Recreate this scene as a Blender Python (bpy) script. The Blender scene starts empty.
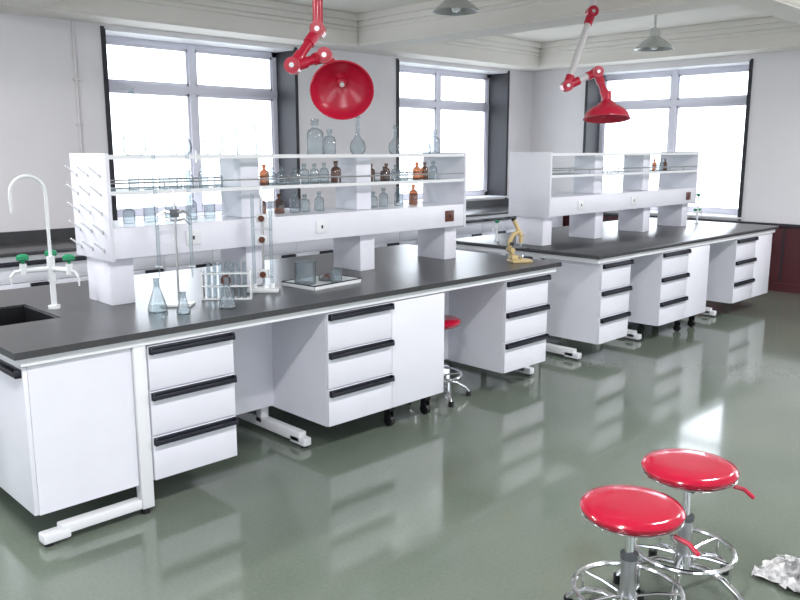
import bpy, bmesh, math, random
from mathutils import Vector, Matrix
random.seed(7)
sc = bpy.context.scene
try:
    sc.view_settings.view_transform = 'Standard'
    sc.view_settings.look = 'None'
    sc.view_settings.exposure = 0.0
except Exception: pass

# ---------------------------------------------------------------- materials
def mat(name, col, rough=0.5, metal=0.0, noise=0.0, nscale=8.0, bump=0.0, coat=0.0, spec=0.5, emis=None):
    m = bpy.data.materials.new(name); m.use_nodes = True
    nt = m.node_tree; b = nt.nodes['Principled BSDF']
    b.inputs['Roughness'].default_value = rough
    b.inputs['Metallic'].default_value = metal
    b.inputs['Specular IOR Level'].default_value = spec
    b.inputs['Coat Weight'].default_value = coat
    tc = nt.nodes.new('ShaderNodeTexCoord')
    nz = nt.nodes.new('ShaderNodeTexNoise'); nz.inputs['Scale'].default_value = nscale
    nz.inputs['Detail'].default_value = 4
    nt.links.new(tc.outputs['Object'], nz.inputs['Vector'])
    rp = nt.nodes.new('ShaderNodeValToRGB')
    a = [max(0, c*(1-noise)) for c in col]; c2 = [min(1, c*(1+noise)) for c in col]
    rp.color_ramp.elements[0].color = (*a, 1); rp.color_ramp.elements[0].position = .3
    rp.color_ramp.elements[1].color = (*c2, 1); rp.color_ramp.elements[1].position = .7
    nt.links.new(nz.outputs['Fac'], rp.inputs['Fac'])
    nt.links.new(rp.outputs['Color'], b.inputs['Base Color'])
    if bump:
        bp = nt.nodes.new('ShaderNodeBump'); bp.inputs['Strength'].default_value = bump
        bp.inputs['Distance'].default_value = .02
        nt.links.new(nz.outputs['Fac'], bp.inputs['Height'])
        nt.links.new(bp.outputs['Normal'], b.inputs['Normal'])
    if emis:
        b.inputs['Emission Color'].default_value = (1, 1, 1, 1)
        b.inputs['Emission Strength'].default_value = emis
    return m

def glassmat(name, tint, gloss=0.12, body=0.0, edge=.45):
    m = bpy.data.materials.new(name); m.use_nodes = True
    nt = m.node_tree; nt.nodes.clear()
    o = nt.nodes.new('ShaderNodeOutputMaterial')
    t = nt.nodes.new('ShaderNodeBsdfTransparent')
    g = nt.nodes.new('ShaderNodeBsdfGlossy'); g.inputs['Roughness'].default_value = .03
    d = nt.nodes.new('ShaderNodeBsdfDiffuse'); d.inputs['Color'].default_value = (.80, .84, .88, 1)
    lw = nt.nodes.new('ShaderNodeLayerWeight'); lw.inputs['Blend'].default_value = .3
    rp = nt.nodes.new('ShaderNodeValToRGB')
    rp.color_ramp.elements[0].color = (*tint, 1); rp.color_ramp.elements[0].position = .2
    rp.color_ramp.elements[1].color = (*[c*edge for c in tint], 1); rp.color_ramp.elements[1].position = .8
    nt.links.new(lw.outputs['Facing'], rp.inputs['Fac']); nt.links.new(rp.outputs['Color'], t.inputs['Color'])
    mr = nt.nodes.new('ShaderNodeMath'); mr.operation = 'MULTIPLY_ADD'
    mr.inputs[1].default_value = .22; mr.inputs[2].default_value = gloss*.3
    mx = nt.nodes.new('ShaderNodeMixShader'); m2 = nt.nodes.new('ShaderNodeMixShader')
    nt.links.new(lw.outputs['Facing'], mr.inputs[0])
    nt.links.new(mr.outputs[0], mx.inputs['Fac'])
    nt.links.new(t.outputs[0], mx.inputs[1]); nt.links.new(g.outputs[0], mx.inputs[2])
    m2.inputs['Fac'].default_value = body
    nt.links.new(mx.outputs[0], m2.inputs[1]); nt.links.new(d.outputs[0], m2.inputs[2])
    nt.links.new(m2.outputs[0], o.inputs['Surface'])
    return m

M = {}
M['white'] = mat('painted_steel_white', (.84,.84,.905), .32, noise=.012)
M['frame'] = mat('frame_white', (.85,.86,.88), .3, noise=.01)
M['top'] = mat('phenolic_black_top', (.050,.051,.054), .3, noise=.12, nscale=40)
M['black'] = mat('black_plastic', (.010,.010,.012), .35)
M['blue'] = mat('dark_handle', (.012,.013,.022), .35)
M['red'] = mat('red_vinyl', (.50,.003,.035), .16, noise=.05, coat=.6)
M['redp'] = mat('red_plastic', (.58,.010,.045), .28, coat=.3)
M['chrome'] = mat('chrome', (.78,.78,.8), .12, metal=1)
M['steel'] = mat('brushed_steel', (.5,.5,.52), .3, metal=1)
M['grey'] = mat('grey_plastic', (.12,.13,.14), .4)
M['green'] = mat('green_valve', (.0,.25,.10), .35)
M['ceram'] = mat('white_enamel', (.82,.84,.85), .2)
M['beige'] = mat('beige_enamel', (.60,.46,.22), .35)
M['maroon'] = mat('maroon_panel', (.085,.022,.026), .35, noise=.15, nscale=3)
M['brown'] = mat('brown_plastic', (.12,.035,.02), .35)
M['wall'] = mat('wall_paint', (.85,.83,.85), .8, noise=.02, nscale=2, bump=.03)
M['ceil'] = mat('ceiling_paint', (.86,.83,.78), .8, noise=.015, nscale=2)
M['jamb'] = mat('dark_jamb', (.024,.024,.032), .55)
M['pvc'] = mat('window_pvc', (.84,.83,.92), .4)
M['paper'] = mat('crumpled_paper', (.5,.5,.5), .6, noise=.7, nscale=22)
M['basin'] = mat('black_basin', (.012,.012,.014), .35)
M['alu'] = mat('lamp_aluminium', (.60,.61,.60), .35, metal=.6)
M['tube'] = mat('duct_white', (.75,.72,.73), .4)
M['glass'] = glassmat('clear_glass', (.80,.85,.87), .12, .10, .12)
M['sglass'] = glassmat('shelf_glass', (.90,.95,.95), .2, .12, .85)
M['amber'] = glassmat('amber_glass', (.45,.24,.13), .2, .06, .25)
M['pane'] = glassmat('window_pane', (.97,.99,1), .02, 0, 1)
M['filltube'] = mat('added_fill_tube', (.9,.9,.9), .5, emis=3)  # glowing tubes of the added, out-of-view fill fixtures

def floormat():
    m = mat('polished_floor', (.135,.160,.135), .1, noise=.0, coat=.25)
    nt = m.node_tree; b = nt.nodes['Principled BSDF']
    tc = nt.nodes.new('ShaderNodeTexCoord')
    n1 = nt.nodes.new('ShaderNodeTexNoise'); n1.inputs['Scale'].default_value = .9; n1.inputs['Detail'].default_value = 5
    n2 = nt.nodes.new('ShaderNodeTexNoise'); n2.inputs['Scale'].default_value = 60; n2.inputs['Detail'].default_value = 3
    mx = nt.nodes.new('ShaderNodeMix'); mx.data_type = 'FLOAT'; mx.inputs[0].default_value = .35
    for n in (n1, n2): nt.links.new(tc.outputs['Object'], n.inputs['Vector'])
    nt.links.new(n1.outputs['Fac'], mx.inputs[2]); nt.links.new(n2.outputs['Fac'], mx.inputs[3])
    rp = nt.nodes.new('ShaderNodeValToRGB')
    rp.color_ramp.elements[0].color = (.128,.158,.125,1); rp.color_ramp.elements[0].position = .35
    rp.color_ramp.elements[1].color = (.170,.198,.160,1); rp.color_ramp.elements[1].position = .65
    nt.links.new(mx.outputs[0], rp.inputs['Fac'])
    nt.links.new(rp.outputs['Color'], b.inputs['Base Color'])
    r2 = nt.nodes.new('ShaderNodeMapRange'); r2.inputs['To Min'].default_value = .08; r2.inputs['To Max'].default_value = .15
    nt.links.new(n1.outputs['Fac'], r2.inputs['Value']); nt.links.new(r2.outputs[0], b.inputs['Roughness'])
    b.inputs['Coat Roughness'].default_value = .06
    n3 = nt.nodes.new('ShaderNodeTexNoise'); n3.inputs['Scale'].default_value = 2.2
    nt.links.new(tc.outputs['Object'], n3.inputs['Vector'])
    bp = nt.nodes.new('ShaderNodeBump'); bp.inputs['Strength'].default_value = .05; bp.inputs['Distance'].default_value = .02
    nt.links.new(n3.outputs['Fac'], bp.inputs['Height']); nt.links.new(bp.outputs['Normal'], b.inputs['Normal'])
    b.inputs['Specular IOR Level'].default_value = .6
    return m
M['floor'] = floormat()

# ---------------------------------------------------------------- builder
class B:
    def __init__(s, name):
        s.name = name; s.bm = bmesh.new(); s.mats = []
    def mi(s, k):
        if k not in s.mats: s.mats.append(k)
        return s.mats.index(k)
    def box(s, x0, x1, y0, y1, z0, z1, k, bev=0, mx=None):
        vs = [s.bm.verts.new((x, y, z)) for x in (x0, x1) for y in (y0, y1) for z in (z0, z1)]
        idx = [(0,1,3,2),(4,6,7,5),(0,4,5,1),(2,3,7,6),(0,2,6,4),(1,5,7,3)]
        i = s.mi(k); fs = []
        for f in idx:
            fc = s.bm.faces.new([vs[a] for a in f]); fc.material_index = i; fs.append(fc)
        if mx is not None:
            for v in vs: v.co = mx @ v.co
        if bev:
            es = list({e for f in fs for e in f.edges})
            r = bmesh.ops.bevel(s.bm, geom=es, offset=bev, segments=2, affect='EDGES', profile=.5)
            for f in r['faces']: f.material_index = i
        return s
    def ring(s, c, ax, r, n, up=None):
        ax = ax.normalized()
        if up is None: up = Vector((0,0,1)) if abs(ax.z) < .9 else Vector((1,0,0))
        u = ax.cross(up).normalized(); v = ax.cross(u).normalized()
        return [s.bm.verts.new(c + u*math.cos(2*math.pi*k/n)*r + v*math.sin(2*math.pi*k/n)*r) for k in range(n)]
    def skin(s, A, C, i, smooth=True):
        n = len(A)
        for k in range(n):
            f = s.bm.faces.new([A[k], A[(k+1) % n], C[(k+1) % n], C[k]]); f.material_index = i; f.smooth = smooth
    def cyl(s, p, q, r, k, r2=None, n=16, cap=True):
        p = Vector(p); q = Vector(q); i = s.mi(k); r2 = r if r2 is None else r2
        a = s.ring(p, q-p, r, n); b = s.ring(q, q-p, r2, n); s.skin(a, b, i)
        if cap:
            for l in (a, b):
                f = s.bm.faces.new(l); f.material_index = i
        return s
    def tube(s, pts, r, k, n=10, closed=False):
        pts = [Vector(p) for p in pts]; i = s.mi(k); rings = []; N = len(pts); up = None
        for j in range(N):
            if closed: d = pts[(j+1) % N]-pts[j-1]
            else: d = pts[min(j+1, N-1)]-pts[max(j-1, 0)]
            d.normalize()
            if up is None:
                up = Vector((0,0,1)) if abs(d.z) < .9 else Vector((1,0,0))
            u = (up - d*up.dot(d)).normalized(); up = u
            v = d.cross(u)
            rings.append([s.bm.verts.new(pts[j] + u*math.cos(2*math.pi*m/n)*r + v*math.sin(2*math.pi*m/n)*r) for m in range(n)])
        for j in range(N-1): s.skin(rings[j], rings[j+1], i)
        if closed: s.skin(rings[-1], rings[0], i)
        else:
            for l in (rings[0], rings[-1]):
                f = s.bm.faces.new(l); f.material_index = i
        return s
    def lathe(s, c, prof, k, n=24, mx=None, ks=None):
        c = Vector(c); R = []
        for (r, z) in prof:
            if r < 1e-5: R.append([s.bm.verts.new((0, 0, z))])
            else: R.append([s.bm.verts.new((r*math.cos(2*math.pi*a/n), r*math.sin(2*math.pi*a/n), z)) for a in range(n)])
        for j in range(len(R)-1):
            i = s.mi(ks[j] if ks else k); A, C = R[j], R[j+1]
            if len(A) == 1 and len(C) == 1: continue
            for a in range(n):
                if len(A) == 1: vv = [A[0], C[a], C[(a+1) % n]]
                elif len(C) == 1: vv = [A[a], A[(a+1) % n], C[0]]
                else: vv = [A[a], A[(a+1) % n], C[(a+1) % n], C[a]]
                f = s.bm.faces.new(vv); f.material_index = i; f.smooth = True
        for l in R:
            for v in l:
                v.co = (mx @ v.co if mx is not None else v.co) + c
        return s
    def torus(s, c, R, r, k, n=36, m=8):
        c = Vector(c)
        return s.tube([c+Vector((R*math.cos(2*math.pi*a/n), R*math.sin(2*math.pi*a/n), 0)) for a in range(n)], r, k, m, closed=True)
    def done(s, loc=(0,0,0), rotz=0.0, recalc=True):
        if recalc: bmesh.ops.recalc_face_normals(s.bm, faces=s.bm.faces)
        me = bpy.data.meshes.new(s.name); s.bm.to_mesh(me); s.bm.free()
        for k in s.mats: me.materials.append(M[k])
        try: me.set_sharp_from_angle(angle=math.radians(38))
        except Exception: pass
        o = bpy.data.objects.new(s.name, me); sc.collection.objects.link(o)
        o.location = loc; o.rotation_euler = (0, 0, rotz)
        return o

# ---------------------------------------------------------------- room
XL, XR, YF, YB, ZC = -3.0, 10.0, -3.0, 7.4, 3.15
TH = .42
B('floor').box(XL-TH, XR+TH, YF-TH, YB+TH, -.1, 0, 'floor').done()
B('ceiling').box(XL-TH, XR+TH, YF-TH, YB+TH, ZC, ZC+.1, 'ceil').done()
def wall(name, axis, p0, p1, a0, a1, ops):
    b = B(name)
    def bx(u0, u1, z0, z1):
        if axis == 'x': b.box(u0, u1, p0, p1, z0, z1, 'wall')
        else: b.box(p0, p1, u0, u1, z0, z1, 'wall')
    cur = a0
    for (u0, u1, z0, z1) in sorted(ops):
        bx(cur, u0, 0, ZC)
        bx(u0, u1, 0, z0); bx(u0, u1, z1, ZC); cur = u1
    bx(cur, a1, 0, ZC)
    return b.done()
W1 = (3.43, 5.61, 1.0, 2.78); W2 = (7.21, 9.41, 1.0, 2.78); W0 = (-1.6, .6, 1.0, 2.78)
W3 = (4.18, 6.44, .84, 2.74); W4 = (-.6, 1.6, .84, 2.74)
F1 = (-1.5, .7, .9, 2.75); F2 = (2.0, 4.2, .9, 2.75); F3 = (5.5, 7.7, .9, 2.75)
L1 = (-1.0, 1.2, .9, 2.75); L2 = (3.0, 5.2, .9, 2.75)
wall('wall_back', 'x', YB, YB+TH, XL, XR, [W0, W1, W2])
wall('wall_right', 'y', XR, XR+TH, YF-TH, YB+TH, [W3, W4])
wall('wall_front', 'x', YF-TH, YF, XL, XR, [F1, F2, F3])
wall('wall_left', 'y', XL-TH, XL, YF-TH, YB+TH, [L1, L2])

wc = [0]
def window(axis, inner, out, op, dark=True):
    wc[0] += 1; n = wc[0]
    u0, u1, z0, z1 = op
    def mk(b, ua, ub, pa, pb, za, zb, k, bev=0):
        pa, pb = sorted((inner+out*pa, inner+out*pb))
        if axis == 'x': b.box(ua, ub, pa, pb, za, zb, k, bev)
        else: b.box(pa, pb, ua, ub, za, zb, k, bev)
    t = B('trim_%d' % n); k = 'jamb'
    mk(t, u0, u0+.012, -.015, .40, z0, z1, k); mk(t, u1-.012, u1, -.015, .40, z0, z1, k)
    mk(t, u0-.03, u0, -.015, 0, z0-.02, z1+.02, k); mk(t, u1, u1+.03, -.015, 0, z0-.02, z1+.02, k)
    mk(t, u0-.04, u1+.04, -.03, .40, z0-.0, z0+.02, 'frame')
    mk(t, u0+.012, u1-.012, 0, .40, z1-.012, z1, 'frame')
    t.done()
    w = B('window_%d' % n); a, c = .33, .39; f = .055
    U0, U1, Z0, Z1 = u0+.012, u1-.012, z0+.02, z1-.012
    mk(w, U0, U0+f, a, c, Z0, Z1, 'pvc'); mk(w, U1-f, U1, a, c, Z0, Z1, 'pvc')
    mk(w, U0, U1, a, c, Z0, Z0+f, 'pvc'); mk(w, U0, U1, a, c, Z1-f, Z1, 'pvc')
    zt = 2.30
    mk(w, U0, U1, a-.01, c, zt-.04, zt+.04, 'pvc', .004)
    um = (u0+u1)/2
    mk(w, um-.04, um+.04, a-.008, c, Z0, Z1, 'pvc', .004)
    for (sa, sb) in ((U0+f, um-.04), (um+.04, U1-f)):
        for (za, zb) in ((Z0+f, zt-.04), (zt+.04, Z1-f)):
            g = .025
            mk(w, sa, sa+g, a+.01, c-.01, za, zb, 'pvc'); mk(w, sb-g, sb, a+.01, c-.01, za, zb, 'pvc')
            mk(w, sa, sb, a+.01, c-.01, za, za+g, 'pvc'); mk(w, sa, sb, a+.01, c-.01, zb-g, zb, 'pvc')
            mk(w, sa+g, sb-g, .365, .369, za+g, zb-g, 'pane')
    mk(w, um-.02, um+.01, a-.04, a, 1.55, 1.68, 'frame')
    w.done()
    L = bpy.data.lights.new('window_portal_%d' % n, 'AREA'); L.shape = 'RECTANGLE'
    L.size = u1-u0; L.size_y = z1-z0; L.cycles.is_portal = True
    o = bpy.data.objects.new('window_portal_%d' % n, L); sc.collection.objects.link(o)
    p = inner+out*.41; um = (u0+u1)/2
    o.location = (um, p, (z0+z1)/2) if axis == 'x' else (p, um, (z0+z1)/2)
    d = Vector((0, -out, 0)) if axis == 'x' else Vector((-out, 0, 0))
    o.rotation_euler = d.to_track_quat('-Z', 'Y').to_euler()
window('x', YB, 1, W1); window('x', YB, 1, W2); window('y', XR, 1, W3)
window('x', YB, 1, W0); window('y', XR, 1, W4)
for w in (F1, F2, F3): window('x', YF, -1, w)
for w in (L1, L2): window('y', XL, -1, w)

def beam(name, x0, x1, y0, y1, zb=2.82):
    b = B(name)
    b.box(x0, x1, y0, y1, zb, ZC, 'ceil')
    for k, (o, z0, z1) in enumerate(((.03, ZC-.17, ZC-.13), (.06, ZC-.13, ZC-.07), (.10, ZC-.07, ZC))):
        b.box(x0-o, x1+o, y0-o, y1+o, z0, z1, 'ceil', .008)
    b.box(x0-.015, x1+.015, y0-.015, y1+.015, zb+.02, zb+.045, 'ceil')
    b.done()
beam('trim_beam_back', XL, XR, 7.0, YB)
beam('trim_beam_right', 9.6, XR, YF, 7.0)
beam('trim_beam_cross', 6.2, 6.6, YF, 6.995, 2.825)
beam('trim_beam_cross', 2.3, 2.7, YF, 6.995, 2.825)
beam('trim_beam_long', XL, 9.595, 2.7, 3.0, 2.85)

b = B('trim_wainscot_right'); X2 = XR-.002
b.box(X2-.03, X2, YF+.01, 7.36, .0, .78, 'maroon')
b.box(X2-.06, X2, YF+.01, 7.36, .78, .815, 'jamb', .005)
y = YF+.6
while y < 7.3:
    b.box(X2-.036, X2-.03, y, y+.02, .12, .76, 'jamb'); y += .6
b.box(X2-.045, X2-.03, YF+.01, 7.36, 0, .1, 'maroon')
b.done()
B('baseboard_back').box(XL, XR-.05, YB-.02, YB, 0, .1, 'maroon').done()

b = B('electrical_conduit')
b.cyl((3.14, YB-.014, 1.5), (3.14, YB-.014, 2.82), .012, 'tube')
b.box(3.09, 3.19, YB-.05, YB, 1.42, 1.56, 'tube', .006)
for z in (1.9, 2.3): b.box(3.11, 3.17, YB-.03, YB, z, z+.02, 'tube')
b.done()

# ---------------------------------------------------------------- benches
T = .88; Y0, Y1 = 3.30, 4.90
ZB, ZT = .15, .805
def handle(b, axis, fixed, a0, a1, z, s):
    def bx(aa, ab, p0, p1, z0, z1):
        p0, p1 = sorted((fixed+s*p0, fixed+s*p1))
        if axis == 'x': b.box(aa, ab, p0, p1, z0, z1, 'blue', .002)
        else: b.box(p0, p1, aa, ab, z0, z1, 'blue', .002)
    bx(a0, a1, 0, .006, z-.032, z)
    bx(a0, a1, .004, .026, z-.032, z-.024)
    bx(a0, a1, .022, .028, z-.034, z-.012)
    bx(a0, a0+.012, .0, .026, z-.036, z-.0); bx(a1-.012, a1, .0, .026, z-.036, z-.0)
def unit(b, x0, x1, side, kind, casters=False, y0=Y0, y1=Y1, dep=.55):
    s = -1 if side == 'f' else 1
    yf = (y0+.035) if side == 'f' else (y1-.035)
    def ybox(xa, xb, d0, d1, z0, z1, k, bev=0):
        pa, pb = sorted((yf-s*d0, yf-s*d1))
        b.box(xa, xb, pa, pb, z0, z1, k, bev)
    ybox(x0, x1, .02, dep, ZB, ZT, 'white')
    if kind == 'd':
        h = (ZT-ZB)/3
        for j in range(3):
            za = ZB+j*h
            ybox(x0+.002, x1-.002, 0, .02, za+.003, za+h-.003, 'white', .002)
            handle(b, 'x', yf, x0+.004, x1-.004, za+h-.006, s)
    elif kind == 'o':
        ybox(x0+.002, x1-.002, 0, .02, ZB+.003, ZT-.003, 'white', .002)
    if casters:
        for cx in (x0+.07, x1-.07):
            for d in (.1, dep-.08):
                cy = yf-s*d
                b.cyl((cx-.014, cy, .034), (cx+.014, cy, .034), .034, 'black', n=20)
                b.box(cx-.022, cx-.016, cy-.02, cy+.02, .03, .10, 'black')
                b.box(cx+.016, cx+.022, cy-.02, cy+.02, .03, .10, 'black')
                b.box(cx-.025, cx+.025, cy-.025, cy+.025, .10, ZB, 'black')
def frame(b, x, y0=Y0, y1=Y1, set=.18, w=.055):
    h = w/2
    b.box(x-h, x+h, y0+set+.05, y1-set-.05, .025, .085, 'frame', .004)
    for (ya, yb) in ((y0+set, y0+set+.14), (y1-set-.14, y1-set)):
        b.box(x-h, x+h, ya, yb, .012, .06, 'frame', .008)
    for yy in (y0+set+.03, y1-set-.03):
        b.cyl((x, yy, 0), (x, yy, .02), .022, 'black')
    for yy in (y0+.60, y1-.66):
        b.box(x-h, x+h, yy, yy+.06, .05, .81, 'frame', .004)
    b.box(x-h, x+h, y0+.066, y1-.066, .806, .849, 'frame')

def bench(name, x0, x1, units, frames, knees, sink=None, endunit=None):
    b = B(name)
    if sink:
        sx0, sx1, sy0, sy1 = sink
        b.box(x0, x1, Y0, sy0, .85, T, 'top', 0); b.box(x0, x1, sy1, Y1, .85, T, 'top', 0)
        b.box(x0, sx0, sy0, sy1, .85, T, 'top'); b.box(sx1, x1, sy0, sy1, .85, T, 'top')
        b.box(sx0-.01, sx1+.01, sy0-.01, sy1+.01, .56, .57, 'basin')
        b.box(sx0, sx0+.01, sy0, sy1, .57, .872, 'basin'); b.box(sx1-.01, sx1, sy0, sy1, .57, .872, 'basin')
        b.box(sx0+.01, sx1-.01, sy0, sy0+.01, .57, .872, 'basin'); b.box(sx0+.01, sx1-.01, sy1-.01, sy1, .57, .872, 'basin')
        b.cyl(((sx0+sx1)/2, (sy0+sy1)/2, .57), ((sx0+sx1)/2, (sy0+sy1)/2, .574), .03, 'steel')
    else:
        b.box(x0, x1, Y0, Y1, .85, T, 'top', .004)
    b.box(x0+.03, x1-.03, Y0+.025, Y0+.065, .812, .849, 'frame')
    b.box(x0+.03, x1-.03, Y1-.065, Y1-.025, .812, .849, 'frame')
    b.box(x0+.03, x0+.07, Y0+.065, Y1-.065, .812, .849, 'frame')
    b.box(x1-.07, x1-.03, Y0+.065, Y1-.065, .812, .849, 'frame')
    for (ua, ub, kd, cs) in units:
        unit(b, ua, ub, 'f', kd, cs); unit(b, ua, ub, 'b', kd, cs)
    for x in frames: frame(b, x)
    for (ka, kb) in knees:
        b.box(ka, kb, Y0+.56, Y0+.575, .16, .81, 'white'); b.box(ka, kb, Y1-.575, Y1-.56, .16, .81, 'white')
    if endunit:
        ea, eb = endunit
        b.box(ea+.02, eb, Y0+.045, Y0+.065, .15, ZT, 'white'); b.box(ea+.02, eb, Y1-.065, Y1-.045, .15, ZT, 'white')
        b.box(ea+.02, eb, Y0+.065, Y1-.065, .15, .17, 'white')
        b.box(eb-.02, eb, Y0+.065, Y1-.065, .17, ZT, 'white')
        n = 3; w = (Y1-Y0-.09)/n
        for j in range(n):
            ya = Y0+.045+j*w
            b.box(ea, ea+.0195, ya+.002, ya+w-.002, .153, ZT-.003, 'white', .002)
            handle(b, 'y', ea, ya+.01, ya+w-.01, ZT-.01, -1)
        for yy in (Y0+.03, Y1-.09):
            b.box(eb+.005, eb+.065, yy, yy+.06, .03, .811, 'frame', .004)
            b.box(ea+.10, eb+.004, yy, yy+.06, .035, .080, 'frame', .006)
            b.box(ea+.02, ea+.14, yy-.002, yy+.062, .016, .06, 'frame', .008)
            for xx in (ea+.05, eb+.03): b.cyl((xx, yy+.03, 0), (xx, yy+.03, .036), .022, 'black')
    return b.done()

bench('lab_bench', 1.07, 4.88,
      [(1.655, 2.11, 'd', False), (2.71, 3.20, 'd', False), (3.20, 3.66, 'o', True), (4.28, 4.77, 'd', False)],
      [2.67, 4.81], [(2.11, 2.71), (3.66, 4.28)], sink=(1.14, 1.49, 3.88, 4.36), endunit=(1.11, 1.58))
bench('lab_bench', 5.38, 8.95,
      [(5.49, 5.93, 'd', False), (6.46, 6.95, 'd', False), (6.95, 7.38, 'o', True), (7.98, 8.45, 'd', False), (8.45, 8.88, 'o', False)],
      [5.455, 6.42, 7.94], [(5.93, 6.46), (7.38, 7.98)])

b = B('wall_bench')
wx0, wx1 = XL+.02, XR-.08; wy0, wy1 = 6.65, YB-.025
b.box(wx0, wx1, wy0, wy1, .85, T, 'top', .004)
b.box(wx0, wx1, wy1-.02, wy1, T, T+.10, 'top')
b.box(wx0+.02, wx1-.02, wy0+.03, wy0+.06, .81, .849, 'frame')
b.box(wx0+.02, wx1-.02, wy0+.06, wy1, 0, .1, 'grey')
b.box(wx0+.02, wx1-.02, wy0+.055, wy1, .1, .809, 'white')
x = wx0+.02
while x < wx1-.5:
    w = .5
    b.box(x+.002, x+w-.002, wy0+.035, wy0+.055, .63, .806, 'white', .002); handle(b, 'x', wy0+.035, x+.004, x+w-.004, .803, -1)
    b.box(x+.002, x+w-.002, wy0+.035, wy0+.055, .11, .625, 'white', .002); handle(b, 'x', wy0+.035, x+.3, x+.47, .62, -1)
    x += w
b.done()

# ---------------------------------------------------------------- reagent shelves
SY0, SY1 = 3.92, 4.34
def shelf(name, x0, pitch=.9, pegs=True):
    b = B(name); xs = [x0+pitch*k for k in range(4)]; xe = xs[-1]
    for j, x in enumerate(xs):
        xa, xb = (x, x+.13) if j == 0 else ((x-.13, x) if j == 3 else (x-.065, x+.065))
        b.box(xa, xb, SY0+.07, SY1-.07, T, 1.13, 'white', .003)
        if 0 < j < 3: b.box(xa, xb, SY0+.10, SY1-.10, 1.29, 1.645, 'white', .003)
    b.box(x0, xe, SY0, SY0+.02, 1.13, 1.29, 'white', .003); b.box(x0, xe, SY1-.02, SY1, 1.13, 1.29, 'white', .003)
    b.box(x0, xe, SY0+.02, SY1-.02, 1.13, 1.145, 'white'); b.box(x0, xe, SY0+.02, SY1-.02, 1.272, 1.288, 'white')
    b.box(x0-.022, x0, SY0-.005, SY1+.005, 1.12, 1.665, 'white', .004); b.box(xe, xe+.022, SY0-.005, SY1+.005, 1.12, 1.665, 'white', .004)
    for zz in (1.465, 1.645):
        b.box(x0, xe, SY0, SY0+.012, zz-.010, zz+.010, 'frame'); b.box(x0, xe, SY1-.012, SY1, zz-.010, zz+.010, 'frame')
        b.box(x0, xe, SY0+.012, SY1-.012, zz, zz+.006, 'sglass')
    for yy in (SY0+.006, SY1-.006):
        b.cyl((x0, yy, 1.515), (xe, yy, 1.515), .0045, 'steel', n=8)
        for j in range(1, 9):
            xx = x0+(xe-x0)*j/9
            b.cyl((xx, yy, 1.47), (xx, yy, 1.515), .004, 'steel', n=6)
    for xx in (x0+.45, x0+1.35, xe-.16):
        b.box(xx-.045, xx+.045, SY0-.008, SY0, 1.17, 1.25, 'frame' if xx < xe-.5 else 'brown', .003)
        b.box(xx-.006, xx+.006, SY0-.010, SY0-.007, 1.20, 1.22, 'black')
    if pegs:
        for zi in range(5):
            for yi in range(3):
                yy = SY0+.07+yi*.14; zz = 1.17+zi*.095
                b.cyl((x0-.02, yy, zz), (x0-.085, yy-.02, zz+.05), .006, 'ceram', r2=.0045, n=8)
                b.cyl((x0-.0235, yy, zz), (x0-.02, yy, zz), .012, 'steel', n=10)
    return b.done()
shelf('reagent_shelf', 1.80)
shelf('reagent_shelf', 5.60, .875, pegs=False)

# ---------------------------------------------------------------- stools
def stool(loc, h, rot, hd):
    b = B('lab_stool')
    R = .176
    prof = [(0, h+.001), (R*.5, h+.002), (R*.82, h-.001), (R*.95, h-.008), (R, h-.020), (R*.985, h-.033), (R*.93, h-.042)]
    b.lathe((0,0,0), prof, 'red', n=48)
    b.lathe((0,0,0), [(R*.93, h-.042), (R*.90, h-.050), (R*.4, h-.056), (0, h-.056)], 'black', n=48)
    b.lathe((0,0,0), [(R*.955, h-.041), (R*.975, h-.044), (R*.955, h-.048), (R*.90, h-.049)], 'chrome', n=48)
    b.box(-.08, .08, -.06, .06, h-.085, h-.055, 'grey', .004)
    b.cyl((0,0,h-.10), (0,0,h-.06), .03, 'steel', n=20)
    b.cyl((0,0,.24), (0,0,h-.09), .0165, 'chrome', n=20)
    b.cyl((0,0,.10), (0,0,.29), .027, 'steel', n=20)
    b.cyl((0,0,.285), (0,0,.305), .031, 'grey', n=20)
    c, s = math.cos(hd), math.sin(hd)
    pts = [(c*.05, s*.05, h-.075), (c*.15, s*.15, h-.078), (c*.20, s*.20, h-.09), (c*.235, s*.235, h-.12)]
    b.tube(pts[:3], .005, 'chrome', 8); b.tube(pts[1:], .0085, 'redp', 8)
    b.cyl((0,0,.075), (0,0,.15), .036, 'chrome', n=20)
    b.torus((0,0,.165), .185, .0095, 'chrome')
    for k in range(5):
        a = rot+k*2*math.pi/5; c, s = math.cos(a), math.sin(a)
        b.tube([(c*.03, s*.03, .105), (c*.09, s*.09, .115), (c*.16, s*.16, .095), (c*.215, s*.215, .060), (c*.24, s*.24, .03)], .0125, 'chrome', 10)
        b.cyl((c*.24, s*.24, 0), (c*.24, s*.24, .035), .018, 'black', n=14)
        b.tube([(c*.185, s*.185, .165), (c*.183, s*.183, .08)], .006, 'chrome', 8)
        b.tube([(c*.03, s*.03, .145), (c*.10, s*.10, .16), (c*.185, s*.185, .165)], .006, 'chrome', 8)
    return b.done(loc)
stool((2.37, 1.28, 0), .492, .3, -1.45)
stool((2.79, 1.28, 0), .518, .95, -1.0)
stool((3.90, 3.64, 0), .56, .6, 2.0)

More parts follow.
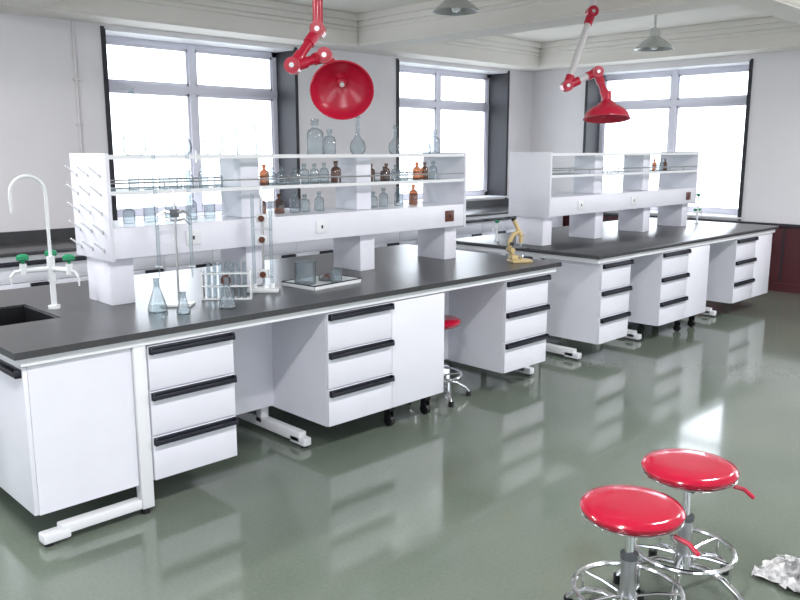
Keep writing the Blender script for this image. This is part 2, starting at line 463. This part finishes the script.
# ---------------------------------------------------------------- faucet
b = B('gooseneck_lab_faucet')
b.cyl((0,0,0), (0,0,.015), .03, 'ceram', n=24); b.cyl((0,0,.015), (0,0,.24), .0145, 'ceram', n=18)
b.cyl((0,0,.14), (0,0,.27), .02, 'ceram', n=18)
rr = .085
pts = [(0,0,.26), (0,0,.59)]
for k in range(1, 13):
    a = math.pi*k/12; pts.append((-rr+rr*math.cos(a), .0, .59+rr*math.sin(a)))
pts += [(-2*rr, 0, .56)]
b.tube(pts, .0085, 'ceram', 12)
b.cyl((-2*rr,0,.57), (-2*rr,0,.50), .0085, 'ceram', r2=.006, n=12)
for d in (Vector((-1, .25, 0)).normalized(), Vector((.35, -1, 0)).normalized(), Vector((.4, 1, 0)).normalized()):
    b.cyl((0,0,.205), d*.13+Vector((0,0,.205)), .013, 'ceram', n=14)
    e = d*.13+Vector((0,0,.205))
    b.cyl(e-Vector((0,0,.02)), e+Vector((0,0,.035)), .017, 'ceram', n=14)
    b.cyl(e+Vector((0,0,.035)), e+Vector((0,0,.05)), .008, 'green', n=10)
    b.lathe(e+Vector((0,0,.05)), [(0,0), (.026,0), (.033,.008), (.030,.024), (.014,.032), (0,.032)], 'green', n=8)
    b.tube([e, e+d*.04-Vector((0,0,.005)), e+d*.06-Vector((0,0,.03))], .008, 'ceram', 10)
    b.cyl(e+d*.06-Vector((0,0,.03)), e+d*.06-Vector((0,0,.075)), .006, 'ceram', r2=.004, n=10)
b.done((1.56, 4.14, T))

# ---------------------------------------------------------------- fume arms
cy, sy = math.cos(math.radians(45.6)), math.sin(math.radians(45.6))
def W(F, lat, z): return Vector((F*cy+lat*sy, F*sy-lat*cy, z))
def arm(joints, hood, normal, R, armk):
    b = B('fume_extraction_arm')
    J = [Vector(j) for j in joints]
    b.cyl(J[0], J[0]-Vector((0,0,.03)), .09, 'ceram', n=24)
    b.cyl(J[0]-Vector((0,0,.03)), J[1], .030, armk, n=18)
    fw = Vector((cy, sy, 0))
    seq = J[1:]+[Vector(hood)]
    for k in range(len(seq)-1):
        p, q = seq[k], seq[k+1]; d = (q-p).normalized(); L = (q-p).length
        b.cyl(p, q, .027, 'redp' if (armk == 'redp' or L < .25) else 'tube', n=16)
        b.cyl(p, p+d*min(.11, L*.4), .035, 'redp', n=16); b.cyl(q-d*min(.09, L*.35), q, .035, 'redp', n=16)
    for p in J[1:]:
        b.cyl(p-fw*.05, p+fw*.05, .045, 'redp', n=20)
        b.cyl(p-fw*.062, p-fw*.05, .028, 'redp', n=16)
        b.cyl(p-fw*.066, p-fw*.062, .014, 'steel', n=12)
    n = Vector(normal).normalized()
    mx = n.to_track_quat('Z', 'Y').to_matrix().to_4x4()
    prof = [(.03, -.06), (.034, 0), (.06, .02), (R*.45, .045), (R*.75, .075), (R*.93, .11), (R, .145), (R*1.03, .15), (R*1.03, .156), (R*.99, .156),
            (R*.9, .115), (R*.72, .085), (R*.42, .055), (.05, .034), (.03, .03), (.028, .05), (0, .052)]
    b.lathe(hood, prof, 'redp', n=40, mx=mx)
    b.lathe(hood, [(.012,.05), (.014,.08), (0,.085)], 'ceram', n=12, mx=mx)
    b.cyl(Vector(hood), Vector(hood)-n*.07, .036, 'redp', n=16)
    return b.done()
def Z(u, v, F0):
    p = math.radians(10.6); Fc = 800*math.cos(p)+(300-v)*math.sin(p); zc = -800*math.sin(p)+(300-v)*math.cos(p)
    s = F0/Fc
    return W(F0, (u-400)*s, 1.68+zc*s)
c = Z(318, 30, 4.85)
arm([Vector((c.x, c.y, ZC)), c, Z(293, 66, 4.7), Z(325, 56, 4.8)], Z(342, 79, 4.9), (-.52, -.60, -.46), .18, 'redp')
c = Z(592, 12, 6.9)
arm([Vector((c.x, c.y, ZC)), c, Z(567, 86, 6.75), Z(597, 72, 6.8)], Z(607, 100, 6.75), (-.12, -.1, -1), .185, 'tube')

# ---------------------------------------------------------------- pendant lamps
def lamp(x, y, z):
    b = B('pendant_lamp')
    b.cyl((0,0,ZC-z), (0,0,ZC-z-.03), .06, 'alu', n=24)
    b.cyl((0,0,.16), (0,0,ZC-z-.03), .012, 'alu', n=12)
    b.lathe((0,0,0), [(.03,.20), (.045,.19), (.05,.12), (.075,.10), (.13,.06), (.175,.02), (.195,0), (.19,-.002), (.17,.014), (.12,.05), (.07,.08), (0,.09)], 'alu', n=36)
    b.lathe((0,0,0), [(0,.07), (.03,.06), (.042,.03), (.03,0), (0,-.008)], 'ceram', n=20)
    b.cyl((0,0,.07),(0,0,.09), .02, 'alu')
    b.done((x, y, z))
lamp(7.6, 4.15, 2.67); lamp(5.15, 4.60, 2.80)

# ---------------------------------------------------------------- glassware
def flask_vol(b, x, y, z, r=.045, h=.24, k='glass'):
    n = .013
    p = [(0, 0), (r*.6, 0), (r*.9, r*.35), (r, r*.9), (r*.85, r*1.5), (r*.45, r*1.95), (n, r*2.4), (n*.9, h*.88), (n*1.4, h*.9), (n*1.4, h*.93), (n*.8, h*.94), (n*1.2, h), (0, h)]
    b.lathe((x, y, z), p, k, n=20)
def flask_con(b, x, y, z, r=.045, h=.14, k='glass', liquid=None):
    b.lathe((x, y, z), [(0, 0), (r*.9, 0), (r, .008), (r*.9, h*.2), (.016, h*.72), (.014, h*.95), (.018, h), (.012, h), (.012, h*.72)], k, n=20)
    if liquid: b.lathe((x, y, z), [(0, .004), (r*.86, .004), (r*.78, h*.25), (0, h*.25)], liquid, n=20)
def bottle(b, x, y, z, r=.03, h=.12, k='glass'):
    b.lathe((x, y, z), [(0, 0), (r*.95, 0), (r, .006), (r, h*.6), (r*.8, h*.7), (r*.36, h*.76), (r*.36, h*.86), (r*.5, h*.87), (r*.5, h*.91), (r*.3, h*.91)], k, n=18)
    b.lathe((x, y, z+h*.91), [(r*.3, 0), (r*.5, h*.05), (r*.45, h*.11), (0, h*.12)], k, n=14)
def beaker(b, x, y, z, r=.04, h=.1):
    b.lathe((x, y, z), [(0, 0), (r*.95, 0), (r, .006), (r, h*.95), (r*1.08, h), (r*.95, h*.97), (r*.95, .008), (0, .006)], 'glass', n=24)
ZTOP = 1.652; ZMID = 1.472; SYC = (SY0+SY1)/2
def single(name, fn, x, y, z, **kw):
    b = B(name); fn(b, 0, 0, 0, **kw); return b.done((x, y, z))
for (x, r, h) in ((2.02, .065, .35), (2.30, .055, .32), (2.50, .06, .24), (3.60, .055, .27), (3.95, .05, .2), (4.13, .045, .24), (4.26, .04, .2)):
    single('volumetric_flask', flask_vol, x, SYC-.05, ZTOP, r=r, h=h)
for (x, r, h) in ((2.76, .062, .26), (3.28, .055, .22), (3.40, .04, .16), (4.40, .04, .17)):
    single('glass_reagent_bottle', bottle, x, SYC, ZTOP, r=r, h=h)
for bay in ((2.02, 2.10, 2.19, 2.28, 2.36, 2.45, 2.53), (2.84, 2.92, 3.0, 3.08, 3.17, 3.25, 3.34, 3.42), (3.74, 3.82, 3.9, 3.98, 4.07, 4.15, 4.25, 4.34)):
    b = B('reagent_bottles')
    for x in bay:
        k = 'amber' if (random.random() < .33 and x > 2.8) else 'glass'
        bottle(b, x+random.uniform(-.008, .008), SYC+random.uniform(-.09, .0), ZMID, r=random.uniform(.026, .034), h=random.uniform(.09, .145), k=k)
    b.done()
for bay in ((2.0, 2.12, 2.25, 2.38, 2.5), (2.86, 3.0, 3.12, 3.2, 3.32), (3.72, 3.8, 3.9, 4.05, 4.2)):
    b = B('reagent_bottles')
    for x in bay:
        bottle(b, x, SYC+.02, 1.289, r=.032, h=random.uniform(.10, .15), k=random.choice(['glass', 'glass', 'glass', 'amber']) if x > 2.8 else 'glass')
    b.done()
b = B('reagent_bottles')
for j in range(7):
    bottle(b, 7.48+j*.075, SYC, 1.472, r=.022, h=.12, k='glass' if j % 3 else 'amber')
b.done()

def ring_stand(x, y, hgt, arms=True):
    b = B('burette_stand')
    b.box(-.08, .08, -.055, .055, 0, .012, 'ceram', .004)
    b.cyl((0, .03, .012), (0, .03, hgt), .006, 'chrome', n=12)
    if arms:
        zc = hgt-.12
        b.box(-.02, .02, .01, .05, zc-.02, zc+.02, 'grey', .003)
        b.tube([(-.085, 0, zc-.012), (-.05, .02, zc+.012), (0, .03, zc), (.05, .02, zc+.012), (.085, 0, zc-.012)], .006, 'chrome', 8)
        b.tube([(-.085, 0, zc-.055), (-.05, .02, zc-.03), (0, .03, zc-.04), (.05, .02, zc-.03), (.085, 0, zc-.055)], .005, 'chrome', 8)
        for xx in (-.085, .085):
            b.cyl((xx, 0, hgt-.40), (xx, 0, hgt+.20), .009, 'glass', n=12)
            b.cyl((xx, 0, hgt-.45), (xx, 0, hgt-.40), .003, 'glass', r2=.006, n=10)
            b.cyl((xx-.018, 0, hgt-.395), (xx+.018, 0, hgt-.395), .006, 'ceram', n=10)
    return b.done((x, y, T), -.75)
ring_stand(2.05, 3.76, .60)
single('erlenmeyer_flask', flask_con, 1.895, 3.68, T, r=.05, h=.17, liquid='sglass')
single('erlenmeyer_flask', flask_con, 2.20, 3.52, T, r=.045, h=.16, liquid='sglass')
single('erlenmeyer_flask', flask_con, 1.96, 3.54, T, r=.035, h=.11, liquid='sglass')

def tube_rack(x, y):
    b = B('test_tube_rack'); w = .26
    for z in (.0, .07, .14): b.box(-w/2, w/2, -.035, .035, z, z+.008, 'ceram', .002)
    for s in (-1, 1): b.box(s*w/2-.005, s*w/2+.005, -.035, .035, 0, .16, 'ceram', .002)
    for j in range(7):
        for yy in (-.017, .017):
            xx = -w/2+.034+j*.032
            b.cyl((xx, yy, .008), (xx, yy, .20), .009, 'glass', n=12)
    b.lathe((0, -.045, .11), [(0, -.008), (.024, -.008), (.028, 0), (.024, .008), (0, .008)], 'brown', n=20, mx=Matrix.Rotation(math.pi/2, 4, 'X'))
    b.cyl((0, -.04, .11), (0, -.033, .11), .006, 'brown')
    return b.done((x, y, T), -.7)
tube_rack(2.34, 3.74)
b = B('titration_stand')
b.box(-.09, .09, -.06, .06, 0, .022, 'ceram', .006)
b.cyl((0, .03, .02), (0, .03, .60), .0075, 'chrome', n=12)
for z in (.10, .30, .42):
    b.box(-.03, .03, -.01, .045, z-.022, z+.022, 'ceram', .005)
    b.lathe((0, -.015, z), [(0, -.01), (.017, -.008), (.019, 0), (.017, .01), (0, .01)], 'brown', n=16, mx=Matrix.Rotation(math.pi/2, 4, 'X'))
b.cyl((-.05, 0, .04), (-.05, 0, .56), .009, 'glass', n=12); b.cyl((.05, 0, .04), (.05, 0, .56), .009, 'glass', n=12)
for z in (.08, .36): b.tube([(-.06, 0, z), (0, .03, z), (.06, 0, z)], .005, 'ceram', 8)
b.cyl((-.05,0,.02),(-.05,0,.045), .014, 'ceram'); b.cyl((.05,0,.02),(.05,0,.045), .014, 'ceram')
b.done((2.62, 3.80, T), -.7)

b = B('enamel_tray')
b.box(-.19, .19, -.13, .13, 0, .006, 'ceram')
for (x0, x1, y0, y1) in ((-.2, .2, -.14, -.13), (-.2, .2, .13, .14), (-.2, -.19, -.14, .14), (.19, .2, -.14, .14)):
    b.box(x0, x1, y0, y1, 0, .026, 'ceram', .003)
b.tube([(-.2, -.14, .026), (.2, -.14, .026), (.2, .14, .026), (-.2, .14, .026)], .004, 'blue', 8, closed=True)
b.done((3.02, 3.76, T), .1)
single('glass_beaker', beaker, 2.93, 3.81, T+.0065, r=.065, h=.135)
single('glass_beaker', beaker, 3.10, 3.72, T+.0065, r=.035, h=.08)
b = B('glass_petri_dish')
b.lathe((0,0,0), [(0,0), (.05,0), (.05,.03), (.045,.03), (.045,.004), (0,.004)], 'glass', n=24)
b.lathe((0,0,.004), [(0,0), (.03,0), (.04,.012), (.02,.03), (0,.035)], 'brown', n=16)
b.done((3.11, 3.83, T+.0065))

b = B('microscope'); k = 'beige'
b.box(-.06, .06, -.09, .08, 0, .022, k, .006); b.box(-.035, .035, .02, .08, .022, .06, k, .008)
pts = [(0, .055, .05), (0, .085, .11), (0, .085, .17), (0, .055, .22), (0, .01, .245)]
b.tube(pts, .018, k, 14)
b.box(-.05, .05, -.065, .05, .105, .115, 'black', .003)
b.cyl((0, -.01, .155), (0, -.01, .215), .016, k, n=18); b.cyl((0, -.01, .125), (0, -.01, .16), .009, 'steel', n=14)
b.cyl((.015, -.02, .14), (.0, -.012, .17), .008, 'steel'); b.lathe((0, -.01, .208), [(0,0), (.024,0), (.026,.012), (0,.016)], k, n=18)
b.cyl((0, -.005, .22), (0, .055, .335), .016, k, n=18); b.cyl((0, .055, .335), (0, .066, .355), .018, 'black', n=18)
b.cyl((-.045, .075, .10), (.045, .075, .10), .02, k, n=18); b.cyl((-.038, .08, .15), (.038, .08, .15), .014, 'black', n=18)
b.cyl((0, -.02, .04), (0, -.01, .055), .022, 'chrome', n=18); b.cyl((0, -.02, .02), (0, -.02, .045), .008, k, n=12)
b.done((4.66, 3.52, T), 1.1).scale = (.92, .92, .92)

b = B('gas_valve')
b.cyl((0,0,0), (0,0,.16), .011, 'ceram', n=14); b.cyl((0,0,0), (0,0,.012), .024, 'ceram', n=18)
b.cyl((-.06,0,.13), (.06,0,.13), .01, 'ceram', n=12)
for s in (-1, 1):
    b.tube([(s*.06,0,.13), (s*.09,0,.125), (s*.10,0,.09)], .007, 'ceram', 8)
    b.lathe((s*.05,0,.14), [(.008,0), (.02,.01), (.02,.024), (0,.03)], 'green', n=10)
b.cyl((0,0,.16), (0,0,.30), .008, 'ceram', n=12); b.lathe((0,0,.30), [(.008,0), (.024,.01), (.024,.026), (0,.034)], 'green', n=10)
b.done((8.58, 4.05, T))
b = B('gas_valve')
b.cyl((0,0,0), (0,0,.16), .011, 'ceram', n=14); b.cyl((0,0,0), (0,0,.012), .024, 'ceram', n=18)
b.lathe((0,0,.16), [(.008,0), (.022,.01), (.022,.024), (0,.03)], 'green', n=10)
b.tube([(0,0,.12), (-.05,0,.12), (-.06,0,.09)], .007, 'ceram', 8)
b.done((5.62, 4.5, T))

def paper(x, y, s, seed, hh=.05):
    random.seed(seed)
    bm = bmesh.new(); bmesh.ops.create_grid(bm, x_segments=16, y_segments=16, size=s)
    for v in bm.verts:
        d = (v.co.x**2+v.co.y**2)/(s*s)
        v.co.z = max(.002, hh*math.exp(-d*.8)*random.uniform(.3, 1.4)+.010*random.random())
        v.co.x += random.uniform(-.012, .012); v.co.y += random.uniform(-.012, .012)
    me = bpy.data.meshes.new('crumpled_newspaper'); bm.to_mesh(me); bm.free(); me.materials.append(M['paper'])
    o = bpy.data.objects.new('crumpled_newspaper', me); sc.collection.objects.link(o); o.location = (x, y, 0); o.rotation_euler = (0, 0, seed)
    return o
paper(3.18, .98, .13, 3)
paper(3.06, .70, .12, 5, .03)

for (x, y) in ((.5, 1.2), (4.4, 1.0), (.5, 5.0), (8.0, 1.0)):  # invented ceiling fixtures out of view, added to brighten the room
    b = B('added_fill_fixture')
    b.box(-.6, .6, -.09, .09, -.06, 0, 'ceram', .004)
    for yy in (-.045, .045): b.cyl((-.57, yy, -.075), (.57, yy, -.075), .013, 'filltube', n=12)
    b.done((x, y, ZC))
    L = bpy.data.lights.new('added_fill_light', 'AREA'); L.shape = 'RECTANGLE'; L.size = 1.15; L.size_y = .16  # fill light added under each invented fixture
    L.energy = 85; L.color = (1, .98, 1)
    o = bpy.data.objects.new('added_fill_light', L); sc.collection.objects.link(o); o.location = (x, y, ZC-.10)

# ---------------------------------------------------------------- world
w = bpy.data.worlds.new('daylight'); sc.world = w; w.use_nodes = True
nt = w.node_tree; bg = nt.nodes['Background']
tc = nt.nodes.new('ShaderNodeTexCoord'); sx = nt.nodes.new('ShaderNodeSeparateXYZ')
nt.links.new(tc.outputs['Generated'], sx.inputs[0])
mr = nt.nodes.new('ShaderNodeMapRange'); mr.inputs['From Min'].default_value = -.15; mr.inputs['From Max'].default_value = .25
rp = nt.nodes.new('ShaderNodeValToRGB')
rp.color_ramp.elements[0].color = (.50,.52,.53,1); rp.color_ramp.elements[1].color = (.90,.93,1,1)
nt.links.new(sx.outputs['Z'], mr.inputs['Value']); nt.links.new(mr.outputs[0], rp.inputs['Fac'])
nt.links.new(rp.outputs['Color'], bg.inputs['Color']); bg.inputs['Strength'].default_value = 6.2

# ---------------------------------------------------------------- camera
cam = bpy.data.cameras.new('camera'); co = bpy.data.objects.new('camera', cam); sc.collection.objects.link(co)
cam.lens = 36; cam.sensor_width = 36; cam.clip_start = .05
co.location = (0, 0, 1.68)
co.rotation_euler = (math.radians(90-10.6), 0, math.radians(45.6-90))
sc.camera = co
